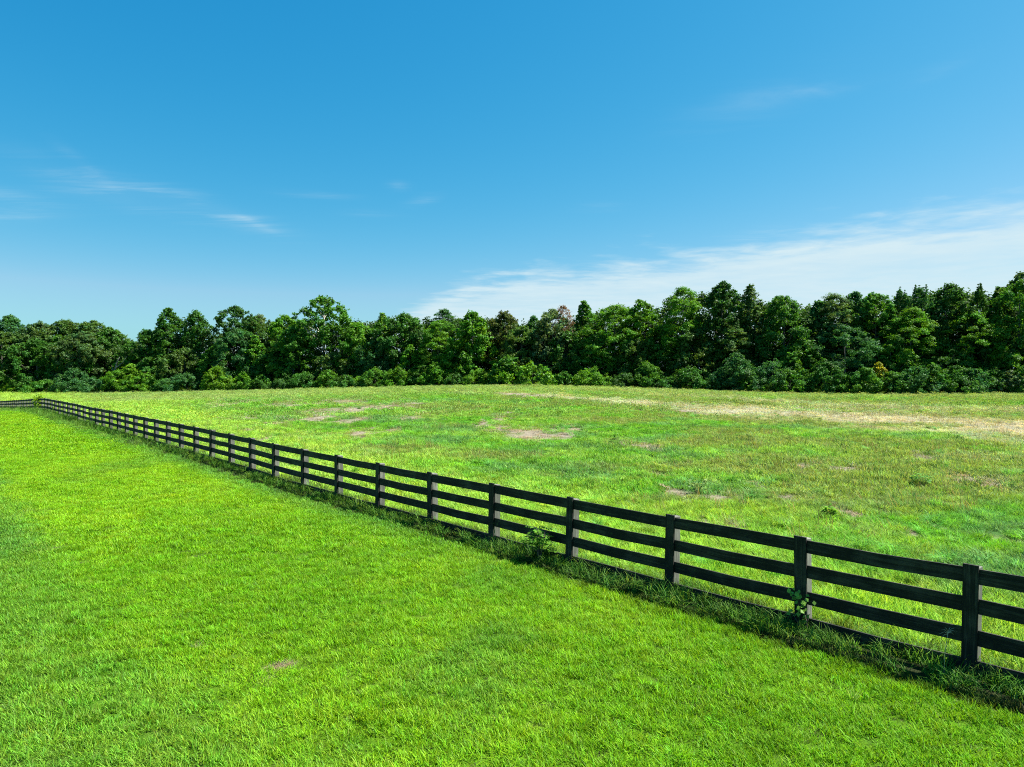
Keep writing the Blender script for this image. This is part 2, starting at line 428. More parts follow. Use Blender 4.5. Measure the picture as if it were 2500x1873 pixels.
# ------------------------------------------------------------------ ground
def axis(parts):
    out = []
    for a, b, s in parts: out += list(np.arange(a, b, s))
    return np.array(out)
gx = axis([(-3000, -600, 400), (-600, -200, 40), (-200, -60, 4), (-60, -22, 1.0), (-22, 22, .4), (22, 60, 1.0), (60, 200, 4), (200, 600, 40), (600, 3001, 400)])
gy = axis([(-3000, -600, 400), (-600, -60, 60), (-60, 2, 4), (2, 34, .4), (34, 110, 1.0), (110, 240, 4), (240, 600, 40), (600, 3001, 400)])
GX, GY = np.meshgrid(gx, gy)
gxf, gyf = GX.ravel(), GY.ravel()
gzf = ground_z(gxf, gyf) + (fbm(gxf * .5, gyf * .5, 91, 2) - .5) * .10 * sstep(np.abs(fence_d(gxf, gyf)), 1, 4) * sstep(np.hypot(gxf, gyf), 200, 120)
nx, ny = len(gx), len(gy)
I = np.arange(nx * ny).reshape(ny, nx)
Q = np.stack([I[:-1, :-1], I[:-1, 1:], I[1:, 1:], I[1:, :-1]], -1).reshape(-1, 4)
me = fast_mesh('ground', np.c_[gxf, gyf, gzf], Q, M_GROUND)
me.polygons.foreach_set('use_smooth', np.ones(len(Q), bool))
at = me.color_attributes.new('gcol', 'FLOAT_COLOR', 'POINT')
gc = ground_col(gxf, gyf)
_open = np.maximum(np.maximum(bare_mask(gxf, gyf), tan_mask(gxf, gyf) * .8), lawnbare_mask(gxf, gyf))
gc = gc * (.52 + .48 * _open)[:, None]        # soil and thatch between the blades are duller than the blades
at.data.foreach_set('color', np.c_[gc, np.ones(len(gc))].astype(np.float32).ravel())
tag(link('ground', me), kind='structure')

# ------------------------------------------------------------------ grass
def blades(rng, n, R, h, w, lean, curl, hvar=.5, pale=.06, palecol=(1.8, 1.4, 2.0), droop=0.0):
    """a clump: n bent blades -> V, tris, colours"""
    a = rng.uniform(0, 2 * np.pi, n); r = R * np.sqrt(rng.uniform(0, 1, n))
    bx, by = r * np.cos(a), r * np.sin(a)
    H = h * (1 - hvar + 2 * hvar * rng.uniform(0, 1, n)) * (1 - .35 * (r / R) ** 2)
    th = rng.uniform(0, 2 * np.pi, n); ln = lean * rng.uniform(.2, 1.3, n)
    dx, dy = np.cos(th), np.sin(th)
    wx, wy = -dy, dx
    W = w * rng.uniform(.6, 1.3, n)
    is_pale = rng.uniform(0, 1, n) < pale
    def pt(t):
        s = np.sin(ln) * t + curl * t * t * rng.uniform(.6, 1.2, n)
        return np.c_[bx + dx * H * s, by + dy * H * s, H * (np.cos(ln) * t - (droop + .35 * curl) * t * t * t)]
    p0, p1, p2 = pt(0), pt(.55), pt(1.0)
    wv = np.c_[wx, wy, np.zeros(n)] * W[:, None] / 2
    V = np.stack([p0 - wv, p0 + wv, p1 + wv * .8, p1 - wv * .8, p2], 1).reshape(-1, 3)
    b = np.arange(n)[:, None] * 5
    T = np.concatenate([b + [0, 1, 2], b + [0, 2, 3], b + [3, 2, 4]], 0)
    k = rng.uniform(.55, 1.45, n); hue = rng.normal(0, .13, n)
    col = np.c_[k * (1 + hue), k, k * (1 - hue * .6)]
    col[is_pale] = np.array(palecol) * rng.uniform(.6, 1.0, (is_pale.sum(), 1))
    cc = np.repeat(col[:, None], 5, 1)
    cc[:, :2] *= np.array([1.0, .92, .9]); cc[:, 4] *= np.array([1.12, 1.05, 1.0])
    return V, T, cc.reshape(-1, 3)
def scatter_object(name, variants, P, rot, scl, vid, tint, kindlabel):
    """ONE object: clump shapes and the points they grow on in one mesh; geometry nodes put a clump on every point"""
    Vs, Ts, Cs, ids = [], [], [], []; off = 0
    for i, (V, T, Cc) in enumerate(variants):
        Vs.append(V); Ts.append(T + off); Cs.append(Cc); ids.append(np.full(len(V), i)); off += len(V)
    nb = off
    V = np.concatenate(Vs + [P]); T = np.concatenate(Ts); n = len(P)
    me = bpy.data.meshes.new(name)
    me.vertices.add(len(V)); me.vertices.foreach_set('co', V.astype(np.float32).ravel())
    me.loops.add(T.size); me.loops.foreach_set('vertex_index', T.astype(np.int32).ravel())
    me.polygons.add(len(T)); me.polygons.foreach_set('loop_start', np.arange(0, T.size, 3, dtype=np.int32))
    me.update(calc_edges=True); me.materials.append(M_GRASS)
    def attr(nm, typ, key, arr):
        a = me.attributes.new(nm, typ, 'POINT'); a.data.foreach_set(key, arr.ravel())
    z = lambda k: np.zeros((nb, k))
    attr('clump', 'INT', 'value', np.r_[np.concatenate(ids), np.full(n, -1)].astype(np.int32))
    attr('vid', 'INT', 'value', np.r_[np.zeros(nb), vid].astype(np.int32))
    attr('rot', 'FLOAT_VECTOR', 'vector', np.r_[z(3), rot].astype(np.float32))
    attr('scl', 'FLOAT_VECTOR', 'vector', np.r_[z(3), scl].astype(np.float32))
    attr('tint', 'FLOAT_COLOR', 'color', np.r_[z(4), np.c_[tint, np.ones(n)]].astype(np.float32))
    attr('bcol', 'FLOAT_COLOR', 'color', np.r_[np.c_[np.concatenate(Cs), np.ones(nb)], np.ones((n, 4))].astype(np.float32))
    o = link(name, me); tag(o, kindlabel, 'grass', None, 'stuff')
    md = o.modifiers.new('scatter', 'NODES'); md.node_group = SCATTER
    return o
def make_scatter():
    g = bpy.data.node_groups.new('scatter', 'GeometryNodeTree')
    g.interface.new_socket('Geometry', in_out='INPUT', socket_type='NodeSocketGeometry')
    g.interface.new_socket('Geometry', in_out='OUTPUT', socket_type='NodeSocketGeometry')
    N = g.nodes; L = g.links
    gi = N.new('NodeGroupInput'); go = N.new('NodeGroupOutput')
    def na(nm, t):
        a = N.new('GeometryNodeInputNamedAttribute'); a.data_type = t; a.inputs['Name'].default_value = nm; return a.outputs['Attribute']
    cl = na('clump', 'INT')
    cmp_ = N.new('FunctionNodeCompare'); cmp_.data_type = 'INT'; cmp_.operation = 'GREATER_EQUAL'
    ia = [s for s in cmp_.inputs if s.type == 'INT']; L.new(cl, ia[0]); ia[1].default_value = 0
    sep = N.new('GeometryNodeSeparateGeometry'); sep.domain = 'POINT'
    L.new(gi.outputs[0], sep.inputs['Geometry']); L.new(cmp_.outputs[0], sep.inputs['Selection'])
    sp = N.new('GeometryNodeSplitToInstances'); sp.domain = 'POINT'
    L.new(sep.outputs[0], sp.inputs['Geometry']); L.new(cl, sp.inputs['Group ID'])
    iop = N.new('GeometryNodeInstanceOnPoints')
    L.new(sep.outputs[1], iop.inputs['Points']); L.new(sp.outputs['Instances'], iop.inputs['Instance'])
    iop.inputs['Pick Instance'].default_value = True
    L.new(na('vid', 'INT'), iop.inputs['Instance Index'])
    L.new(na('rot', 'FLOAT_VECTOR'), iop.inputs['Rotation']); L.new(na('scl', 'FLOAT_VECTOR'), iop.inputs['Scale'])
    L.new(iop.outputs[0], go.inputs[0])
    return g
SCATTER = make_scatter()
rng = np.random.default_rng(7)
def jgrid(y0, y1, dens, margin=3.0, fov=.84):
    """jittered points over the wedge in view (with a margin) between two depths"""
    s = 1 / math.sqrt(dens); xm = fov * y1 + margin
    X, Y = np.meshgrid(np.arange(-xm, xm, s), np.arange(y0, y1, s))
    X = X.ravel() + rng.uniform(-.5, .5, X.size) * s * 1.3; Y = Y.ravel() + rng.uniform(-.5, .5, Y.size) * s * 1.3
    k = np.abs(X) < fov * Y + margin
    return X[k], Y[k]
def grass_layer(specs, keep):
    """specs: (y0, y1, density, first variant, number of variants); soft ends between the rings"""
    PX, PY, VI = [], [], []
    for i, (y0, y1, dens, v0, nv) in enumerate(specs):
        a = y0 * .88 if i else y0; b = y1 * 1.12 if i < len(specs) - 1 else y1
        X, Y = jgrid(a, b, dens)
        r = rng.uniform(0, 1, len(X))
        p = np.ones(len(X))
        if i: p *= sstep(Y, a, y0 * 1.12)
        if i < len(specs) - 1: p *= 1 - sstep(Y, y1 * .88, b)
        k = (r < p) & keep(X, Y)
        PX.append(X[k]); PY.append(Y[k]); VI.append(v0 + rng.integers(0, nv, k.sum()))
    return np.concatenate(PX), np.concatenate(PY), np.concatenate(VI)
def finish(name, variants, X, Y, vid, hs, label, tint=None, sink=.01, tilt=.12, big=1.0, vary=.14):
    n = len(X)
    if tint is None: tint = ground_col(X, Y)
    tint = tint * rng.uniform(1 - vary, 1 + vary, (n, 1)) * (1 + rng.normal(0, .05, (n, 3)))
    Z = ground_z(X, Y) + (fbm(X * .5, Y * .5, 91, 2) - .5) * .10 * sstep(np.abs(fence_d(X, Y)), 1, 4) - sink
    rot = np.c_[rng.normal(0, tilt, n), rng.normal(0, tilt, n), rng.uniform(0, 6.283, n)]
    s = rng.uniform(.8, 1.2, n) * big; scl = np.c_[s, s, s * hs]
    scatter_object(name, variants, np.c_[X, Y, Z], rot, scl, vid, np.clip(tint, .005, .9), label)
def edge(X, Y): return fence_d(X, Y) + (fbm(X * .8, Y * .8, 51) - .5) * .5
# mown lawn on the near side
LV = [blades(rng, 150, .17, .088, .0085, .62, .4, hvar=.42, pale=.03) for _ in range(6)]
LV += [blades(rng, 240, .34, .090, .0130, .62, .4, hvar=.42, pale=.03) for _ in range(5)]
LV += [blades(rng, 280, .75, .10, .027, .62, .4, hvar=.42, pale=.03) for _ in range(4)]
X, Y, vid = grass_layer([(3.5, 15, 34, 0, 6), (15, 36, 13, 6, 5), (36, 120, 4.4, 11, 4)], lambda x, y: edge(x, y) < -.55)
kill = rng.uniform(0, 1, len(X)) < lawnbare_mask(X, Y) * .8
X, Y, vid = X[~kill], Y[~kill], vid[~kill]
hs = .72 + .6 * fbm(X * 1.1, Y * 1.1, 101) + .35 * sstep(-fence_d(X, Y), 1.8, .7)
finish('lawn_grass', LV, X, Y, vid, hs, 'bright green mown lawn grass on the near side of the fence')
# the field beyond
FV = [blades(rng, 100, .20, .19, .0105, .5, .55, pale=.08) for _ in range(6)]
FV += [blades(rng, 150, .45, .165, .019, .5, .5, pale=.08) for _ in range(5)]
FV += [blades(rng, 190, 1.0, .145, .045, .6, .45, pale=.08) for _ in range(5)]
FV += [blades(rng, 130, .17, .36, .0130, .55, .75, hvar=.5, pale=.05, droop=.15) for _ in range(4)]
FV += [blades(rng, 16, .30, .50, .0110, .25, .25, hvar=.3, pale=.45, palecol=(1.3, 1.05, 1.3)) for _ in range(3)]
X, Y, vid = grass_layer([(5, 22, 19, 0, 6), (22, 55, 6.4, 6, 5), (55, 172, 1.55, 11, 5)],
                        lambda x, y: (edge(x, y) > .15) & (y < np.interp(1250 + F * x / y, TL_PX, TL_D) + 3))
bm = bare_mask(X, Y); tm = tan_mask(X, Y)
kill = rng.uniform(0, 1, len(X)) < np.maximum(bm * .80, tm * .35)
X, Y, vid, bm, tm = X[~kill], Y[~kill], vid[~kill], bm[~kill], tm[~kill]
hs = (.3 + 1.3 * fbm(X * .45, Y * .45, 111)) * (1 - .6 * tm) * (1 - .6 * bm) * (1 + .25 * sstep(fbm(X * .25, Y * .25, 113), .5, .7))
xt, yt = jgrid(6, 95, 1.1)
far = sstep(yt, 30, 80)
g = fbm(xt * .22, yt * .35, 131) * .6 + fbm(xt * .9, yt * 1.2, 133) * .4
k = (edge(xt, yt) > .5) & (g + rng.normal(0, .05, len(xt)) > .485 + .03 * far) & (rng.uniform(0, 1, len(xt)) < .85 - .5 * far) & (rng.uniform(0, 1, len(xt)) > np.maximum(tan_mask(xt, yt), bare_mask(xt, yt)) * .97)
xt, yt = xt[k], yt[k]
ht = .45 + .95 * rng.uniform(0, 1, len(xt)) ** 1.5
xs_, ys_ = jgrid(8, 80, 1.5)
k = (edge(xs_, ys_) > 3) & (fbm(xs_ * .16, ys_ * .28, 37) + .12 * sstep(1250 + F * xs_ / ys_, 1300, 2100) > .52) & (rng.uniform(0, 1, len(xs_)) < .6)
xs_, ys_ = xs_[k], ys_[k]
tint = np.concatenate([ground_col(X, Y), mixc(field_col(xt, yt), np.tile(C(.10, .30, .05), (len(xt), 1)), rng.uniform(.2, 1, len(xt))), np.tile(C(.24, .255, .10), (len(xs_), 1))])
vid = np.r_[vid, 16 + rng.integers(0, 4, len(xt)), 20 + rng.integers(0, 3, len(xs_))]
hs = np.r_[hs, ht, .5 + .6 * rng.uniform(0, 1, len(xs_))]
X = np.r_[X, xt, xs_]; Y = np.r_[Y, yt, ys_]
pw = rng.uniform(-500, 3100, 2600); dw = np.interp(pw, TL_PX, TL_D) - rng.uniform(-2.5, 2.6, 2600); pk = fbm(pw * .02, pw * 0, 141)
k = rng.uniform(0, 1, 2600) < .35 + .65 * sstep(pk, .35, .6); pw, dw, pk = pw[k], dw[k], pk[k]
X = np.r_[X, (pw - 1250) / F * dw]; Y = np.r_[Y, dw]; hs = np.r_[hs, .9 + 1.6 * pk * rng.uniform(.3, 1.2, len(pw))]
vid = np.r_[vid, 16 + rng.integers(0, 4, len(pw))]
tint = np.r_[tint, mixc(np.tile(C(.06, .20, .02), (len(pw), 1)), np.tile(C(.17, .34, .03), (len(pw), 1)), rng.uniform(0, 1, len(pw)) ** 1.5)]
big = np.ones(len(X)); big[-len(pw):] = 2.2
finish('field_grass', FV, X, Y, vid, hs, 'rough patchy pasture grass in the field beyond the fence', tint=tint, tilt=.2, big=big, vary=.30)
# unmown strip under the rails
SV = [blades(rng, 85, .20, .30, .0075, .32, .45, hvar=.6, pale=.03, palecol=(2.2, 1.6, 2.5), droop=.05) for _ in range(6)]
SV += [blades(rng, 34, .13, .62, .0085, .28, .60, hvar=.4, pale=.06, palecol=(2.2, 1.5, 2.0), droop=.12) for _ in range(4)]
s = np.arange(-14, 165, .05)
X = XA - EDIR[0] * s; Y = YA - EDIR[1] * s
off = rng.uniform(-.68 - .72 * sstep(s, 18, 45), .35); X += NFAR[0] * off + rng.uniform(-.05, .05, len(s)); Y += NFAR[1] * off
tall = rng.uniform(0, 1, len(s)) < .16 * sstep(fbm(s * .5, s * 0, 121), .3, .6) + .04
vid = np.where(tall, rng.integers(6, 10, len(s)), rng.integers(0, 6, len(s)))
dens = sstep(fbm(s * .8, s * 0 + 5, 123), .25, .6)
k = rng.uniform(0, 1, len(s)) < np.maximum(.6 + .4 * dens, sstep(s, 16, 8)) * np.where(off < -.75, .6, 1)
far = sstep(s, 20, 60)
X, Y, vid, off, far, s = X[k], Y[k], vid[k], off[k], far[k], s[k]
t0 = np.tile(C(.075, .205, .022), (len(X), 1)); t0 = mixc(t0, np.tile(C(.15, .29, .04), (len(X), 1)), rng.uniform(0, 1, len(X)) ** 2)
hs = (.12 + 1.35 * fbm(s * .9, off * 2, 127) ** 1.3) * (1 + .9 * far)
finish('long_grass', SV, X, Y, vid, hs, 'long unmown dark grass growing along the foot of the fence', tint=t0, tilt=.2)

# ------------------------------------------------------------------ fence
root = bpy.data.objects.new('board_fence', None); COL.objects.link(root)
root.location = (posts[1][0], posts[1][1], gz(posts[1][0], posts[1][1]))
tag(root, 'long black four-board wooden fence running diagonally between lawn and field', 'fence')
RL = Vector(root.location)
E3 = np.array([EDIR[0], EDIR[1], 0.]); N3 = np.array([NFAR[0], NFAR[1], 0.]); Z3 = np.array([0, 0, 1.])
def fpart(name, V, Fc, mat):
    V = np.asarray(V) - np.array(RL)
    return link(name, mesh_from(name, V, Fc, mat), root)
r2 = random.Random(3)
FAR_RAILS = ([], [])
BW = .185
for i, (X, Y, zt) in enumerate(posts):
    P = np.array([X, Y, 0.]) + E3 * BW / 2
    zb = gz(P[0], P[1]) - .25
    tilt = r2.uniform(-.022, .022); lean = r2.uniform(-.012, .012)
    def sec(z, s0, s1, n0, n1, sh=0.0):
        b = P + E3 * (tilt * (z - zt)) + N3 * (lean * (z - zt))
        return [b + E3 * s0 + N3 * n0 + Z3 * z, b + E3 * s1 + N3 * n0 + Z3 * z, b + E3 * s1 + N3 * n1 + Z3 * (z + sh), b + E3 * s0 + N3 * n1 + Z3 * (z + sh)]
    pw = .075 + r2.uniform(-.006, .006)
    zp = zt - .02 + r2.uniform(-.015, .01)
    V, Fc = box_sections([sec(zb, -pw, pw, .002, .172), sec(zp - .5, -pw, pw, .002, .172), sec(zp - .012, -pw, pw, .002, .172, -.01), sec(zp, -pw + .012, pw - .012, .014, .160, -.012)])
    fpart('post', V, Fc, M_POST)
    bw = BW / 2 + r2.uniform(-.006, .006)
    zb2 = zb + .27
    V, Fc = box_sections([sec(zb2, -bw, bw, -.056, -.030), sec((zb2 + zt) / 2, -bw, bw, -.056, -.030), sec(zt + .012, -bw, bw, -.056, -.030, .003)])
    fpart('batten', V, Fc, M_BATTEN)
RTOP = (.03, .43, .83, 1.235); RHT = .20
for k in range(4):
    i = k % 2
    if i: spans = [(0, 1)]
    else: spans = []
    while i < len(posts) - 1:
        spans.append((i, min(i + 2, len(posts) - 1))); i += 2
    for (a, b) in spans:
        secs = []
        h = RHT + r2.uniform(-.006, .006); j0 = r2.uniform(-.018, .018); j1 = r2.uniform(-.018, .018); tw = r2.uniform(-.006, .006)
        n = b - a
        for j in range(a, b + 1):
            X, Y, zt = posts[j]; P = np.array([X, Y, 0.]) + E3 * BW / 2
            if j == a: P = P - E3 * .003
            if j == b: P = P + E3 * .003
            f = (j - a) / n
            z1 = zt - RTOP[k] + j0 * (1 - f) + j1 * f; z0 = z1 - h
            secs.append([P + N3 * (-.028 + 0) + Z3 * z0, P + N3 * 0 + Z3 * z0, P + N3 * 0 + Z3 * z1, P + N3 * (-.028) + Z3 * z1])
            if j < b:
                X2, Y2, zt2 = posts[j + 1]; g = .5
                Pm = P * .5 + (np.array([X2, Y2, 0.]) + E3 * BW / 2) * .5; sag = r2.uniform(-.022, .006); bow = r2.uniform(-.006, .006)
                zm = (zt + zt2) / 2 - RTOP[k] + j0 * (1 - f - .5 / n) + j1 * (f + .5 / n) + sag
                secs.append([Pm + N3 * (-.028 + bow) + Z3 * (zm - h), Pm + N3 * bow + Z3 * (zm - h), Pm + N3 * (bow + tw) + Z3 * zm, Pm + N3 * (-.028 + bow + tw) + Z3 * zm])
        V, Fc = box_sections(secs)
        if a < 47: fpart('rail', V, Fc, M_RAIL)
        else:                       # the smallest boards, beyond the crest
            o0 = len(FAR_RAILS[0]); FAR_RAILS[0].extend(V); FAR_RAILS[1].extend(tuple(q + o0 for q in f) for f in Fc)
tag(fpart('rail', *FAR_RAILS, M_RAIL), kind='stuff')

# ------------------------------------------------------------------ trees and bushes
def leaves_mesh(name, cen, axis_, nor, size, asp, col, mat=M_LEAF):
    """one folded rhombic leaf per row"""
    ax = axis_ - nor * (axis_ * nor).sum(1, keepdims=True); ax /= np.linalg.norm(ax, axis=1, keepdims=True) + 1e-9
    side = np.cross(nor, ax)
    L = size[:, None]; W = (size * asp)[:, None]
    p0 = cen - ax * L * .5; p2 = cen + ax * L * .5 - nor * L * .10
    p1 = cen + side * W * .5 - nor * W * .12 - ax * L * .05; p3 = cen - side * W * .5 - nor * W * .12 - ax * L * .05
    V = np.stack([p0, p1, p2, p3], 1).reshape(-1, 3)
    Qd = np.arange(len(cen) * 4).reshape(-1, 4)
    me = fast_mesh(name, V, Qd, mat)
    a = me.attributes.new('lc', 'FLOAT_COLOR', 'FACE')
    a.data.foreach_set('color', np.c_[col, np.ones(len(col))].astype(np.float32).ravel())
    return me
def unit(v): return v / (np.linalg.norm(v, axis=-1, keepdims=True) + 1e-9)
ENV = {
    'round': lambda t: np.clip(1 - np.abs(1.45 * t - .45) ** 2.6, 0, 1) ** .5,
    'tall': lambda t: np.sqrt(np.clip(1 - t ** 3.6, 0, 1)) * (.80 + .20 * np.sin(3 * t)),
    'cone': lambda t: np.clip(1 - t ** 2.2, 0, 1) ** .7,
    'spire': lambda t: np.sqrt(np.clip(1 - t ** 1.7, 0, 1)) * .9,
    'feather': lambda t: np.sqrt(np.clip(1 - t ** 3.4, 0, 1)) * (.7 + .3 * t),
    'vine': lambda t: np.sqrt(np.clip(1 - t ** 3.2, 0, 1)) * (.8 + .2 * t),
    'bush': lambda t: np.sqrt(np.clip(1 - t ** 2, 0, 1)),
}
def clump_leaves(rg, cc, rc, flat, n, ls, up, twigs=11, spread=.22):
    """leaves gathered on twigs that radiate from the clump's middle"""
    td = unit(rg.normal(0, 1, (twigs, 3)) + np.array([0, 0, .35]))
    tl = rc * rg.uniform(.65, 1.2, twigs)
    k = rg.integers(0, twigs, n); s = rg.uniform(.25, 1.0, n) ** .7
    p = td[k] * (tl[k] * s)[:, None] + rg.normal(0, spread * rc, (n, 3)) * (1.05 - .5 * s)[:, None]
    p[:, 2] *= flat
    out = unit(p + 1e-6)
    nor = unit(out * .75 + np.array([0, 0, up]) + rg.normal(0, .55, (n, 3)))
    ax = unit(td[k] * .7 + rg.normal(0, .6, (n, 3)) + np.array([0, 0, -.25]))
    return cc + p, nor, ax
def make_crown(rg, H, W, kind, cb, ls, dens=1.0, asp=.62):
    h0 = H * cb; hc = H - h0
    env = ENV[kind]
    flat = {'feather': .5, 'spire': .8, 'cone': .75}.get(kind, .8)
    rc0 = np.clip(W * {'cone': .30, 'spire': .24, 'feather': .36, 'bush': .40}.get(kind, .31), .35, 1.7)
    # number of clumps from the surface of the envelope
    tt = np.linspace(0, 1, 40); area = 2 * np.pi * np.trapezoid(env(tt) * W, tt * hc) if hasattr(np, 'trapezoid') else 2 * np.pi * np.trapz(env(tt) * W, tt * hc)
    nc = int(np.clip(area / (rc0 * rc0 * 1.25), 9, 150))
    C3 = []; R = []
    ph = rg.uniform(0, 6.28, 4); 
    for i in range(nc):
        t = ((i + rg.uniform(0, 1)) / nc); t = t ** .9
        a = i * 2.39996 + rg.normal(0, .5)
        e = float(env(np.array(t))) * (1 + .16 * math.sin(2 * a + ph[0]) + .13 * math.sin(3 * a + 7 * t + ph[1]) + .10 * math.sin(9 * t + ph[2]))
        rc = rc0 * rg.uniform(.65, 1.2) * (.62 + .38 * (1 - t)) 
        rad = max(0., e * W - rc * .55) * rg.uniform(.78, 1.04)
        if rg.uniform() < .10: rad *= .5
        z = h0 + t * hc * (.92 if kind == 'spire' else 1) - rc * flat * .5 * t
        C3.append((rad * math.cos(a), rad * math.sin(a), max(z, rc * flat * .55))); R.append(rc)
    # the very top
    C3.append((rg.normal(0, .05) * W, rg.normal(0, .05) * W, H * (.93 if kind == 'spire' else 1) - rc0 * .45 * flat)); R.append(rc0 * (.7 if kind in ('cone', 'spire') else .85))
    C3 = np.array(C3); R = np.array(R)
    if kind == 'spire':         # thin upright leaders stand out of the top
        ex, er = [], []
        for q in range(9):
            a = rg.uniform(0, 6.28); rr = W * rg.uniform(0, .75); zt = H * (1.0 - .30 * (rr / W) ** 1.5) - rg.uniform(0, .05) * H
            for k in range(4): ex.append((rr * math.cos(a), rr * math.sin(a), zt - k * .42)); er.append(.16 + .12 * k)
        C3 = np.r_[C3, np.array(ex)]; R = np.r_[R, np.array(er)]
    if kind == 'vine':          # curtains of creeper hanging from the crown
        ex, er = [], []
        for j in rg.choice(len(C3) - 1, min(7, len(C3) - 1), replace=False):
            p = C3[j].copy(); p[:2] *= 1.05
            for q in range(rg.integers(3, 7)):
                p = p + np.array([rg.normal(0, .12), rg.normal(0, .12), -.75]);
                if p[2] < .5: break
                ex.append(p.copy()); er.append(.55)
        if ex: C3 = np.r_[C3, np.array(ex)]; R = np.r_[R, np.array(er)]
    cen, nor, ax, col = [], [], [], []
    for c, rc in zip(C3, R):
        n = int(dens * 4 * np.pi * rc * rc * flat * 1.05 / (ls * ls * asp * .5) * .62) + 12
        up = {'feather': .9, 'spire': .3}.get(kind, .55)
        p, nn, aa = clump_leaves(rg, c, rc, flat, n, ls, up, twigs=int(rg.integers(8, 15)), spread=.20 if kind != 'feather' else .24)
        cen.append(p); nor.append(nn); ax.append(aa)
        tone = rg.uniform(.78, 1.25); hue = rg.normal(0, .09)
        k = rg.uniform(.7, 1.3, n) * tone; hv = hue + rg.normal(0, .08, n)
        col.append(np.c_[k * (1 + hv), k, k * (1 - hv)])
    cen = np.concatenate(cen); nor = np.concatenate(nor); ax = np.concatenate(ax); col = np.concatenate(col)
    k = cen[:, 2] > .05
    cen, nor, ax, col = cen[k], nor[k], ax[k], col[k]
    size = ls * rg.uniform(.65, 1.35, len(cen))
    return cen, nor, ax, col, size, asp, C3, R
def make_trunk(rg, H, W, C3, R, cb, r0, limbs=14):
    V, Fc = [], []
    top = H * .9
    n = 7; dx, dy = rg.normal(0, .02 * H, 2)
    pts = [np.array([dx * math.sin(2.2 * f) , dy * math.sin(1.7 * f + .4) - dy * math.sin(.4), -.3 + f * (top + .3)]) for f in np.linspace(0, 1, n)]
    tube(V, Fc, pts, [r0 * (1.25 - 1.15 * f) if f > 0 else r0 * 1.5 for f in np.linspace(0, 1, n)], 7)
    for j in rg.choice(len(C3), min(limbs, len(C3)), replace=False):
        c = C3[j]
        if c[2] < .8: continue
        z0 = max(.4, min(top * .92, c[2] - (.25 + .75 * rg.uniform()) * np.hypot(c[0], c[1]) - .4)); f = (z0 + .3) / (top + .3)
        s = np.array([np.interp(f, np.linspace(0, 1, n), [p[q] for p in pts]) for q in range(3)])
        rr = r0 * (1.25 - 1.15 * f) * .55
        mid = s * .5 + c * .5 + np.array([0, 0, -.06 * np.linalg.norm(c - s)]) + rg.normal(0, .08, 3)
        tube(V, Fc, [s, mid, c], [rr, rr * .7, rr * .25], 5)
        for q in range(3):
            e = c + unit(rg.normal(0, 1, 3) + np.array([0, 0, .3])) * R[j] * .9
            tube(V, Fc, [mid * .3 + c * .7, e], [rr * .35, rr * .08], 4)
    return V, Fc
COLS = {'olive': (.068, .145, .024), 'deep': (.047, .150, .018), 'mid': (.060, .180, .017), 'bright': (.085, .228, .014), 'yellow': (.120, .270, .014), 'teal': (.045, .146, .036),
        'grey': (.076, .152, .042), 'bronze': (.074, .106, .022), 'dark': (.038, .114, .018), 'silver': (.092, .165, .062), 'gold': (.26, .28, .014), 'brown': (.17, .11, .07)}
def plant(name, px, ytop, wpx, dz, kind, colour, label, cat, group, cb=.12, ls=None, bark=None, seed=0, dens=1.0, asp=.62, limbs=14, r0=None):
    D = tl_depth(px) + dz + (2.6 if name != 'shrub' and dz < 6 else 0)     # crowns overhang the edge, so the stems stand back
    X = (px - 1250) / F * D; z0 = gz(X, D)
    H = max(.6, CAMZ + (HOR - ytop) / F * D - z0); W = wpx / F * D / 2 * {'shrub': 1.32, 'cedar_tree': 1.9}.get(name, 1.6 if 6 <= dz < 20 else 1.42)
    rg = np.random.default_rng(1000 + seed)
    if ls is None: ls = .33 if name != 'shrub' else .24
    cen, nor, ax, col, size, asp, C3, R = make_crown(rg, H, W, kind, cb, ls, dens, asp)
    root = bpy.data.objects.new(name, None); COL.objects.link(root); root.location = (X, D, z0)
    tag(root, label, cat, group)
    o = link('crown' if name != 'shrub' else 'foliage', leaves_mesh('crown', cen, ax, nor, size, asp, col), root)
    o.color = (*COLS[colour], 1)
    if r0 is None: r0 = max(.03, .018 * H)
    V, Fc = make_trunk(rg, H, W, C3, R, cb, r0, limbs)
    link('trunk' if name != 'shrub' else 'stem', mesh_from('trunk', V, Fc, bark or M_BARK, True), root)
    return root
TG = 'trees along the far woodland edge'; BG = 'shrubs along the foot of the wood'
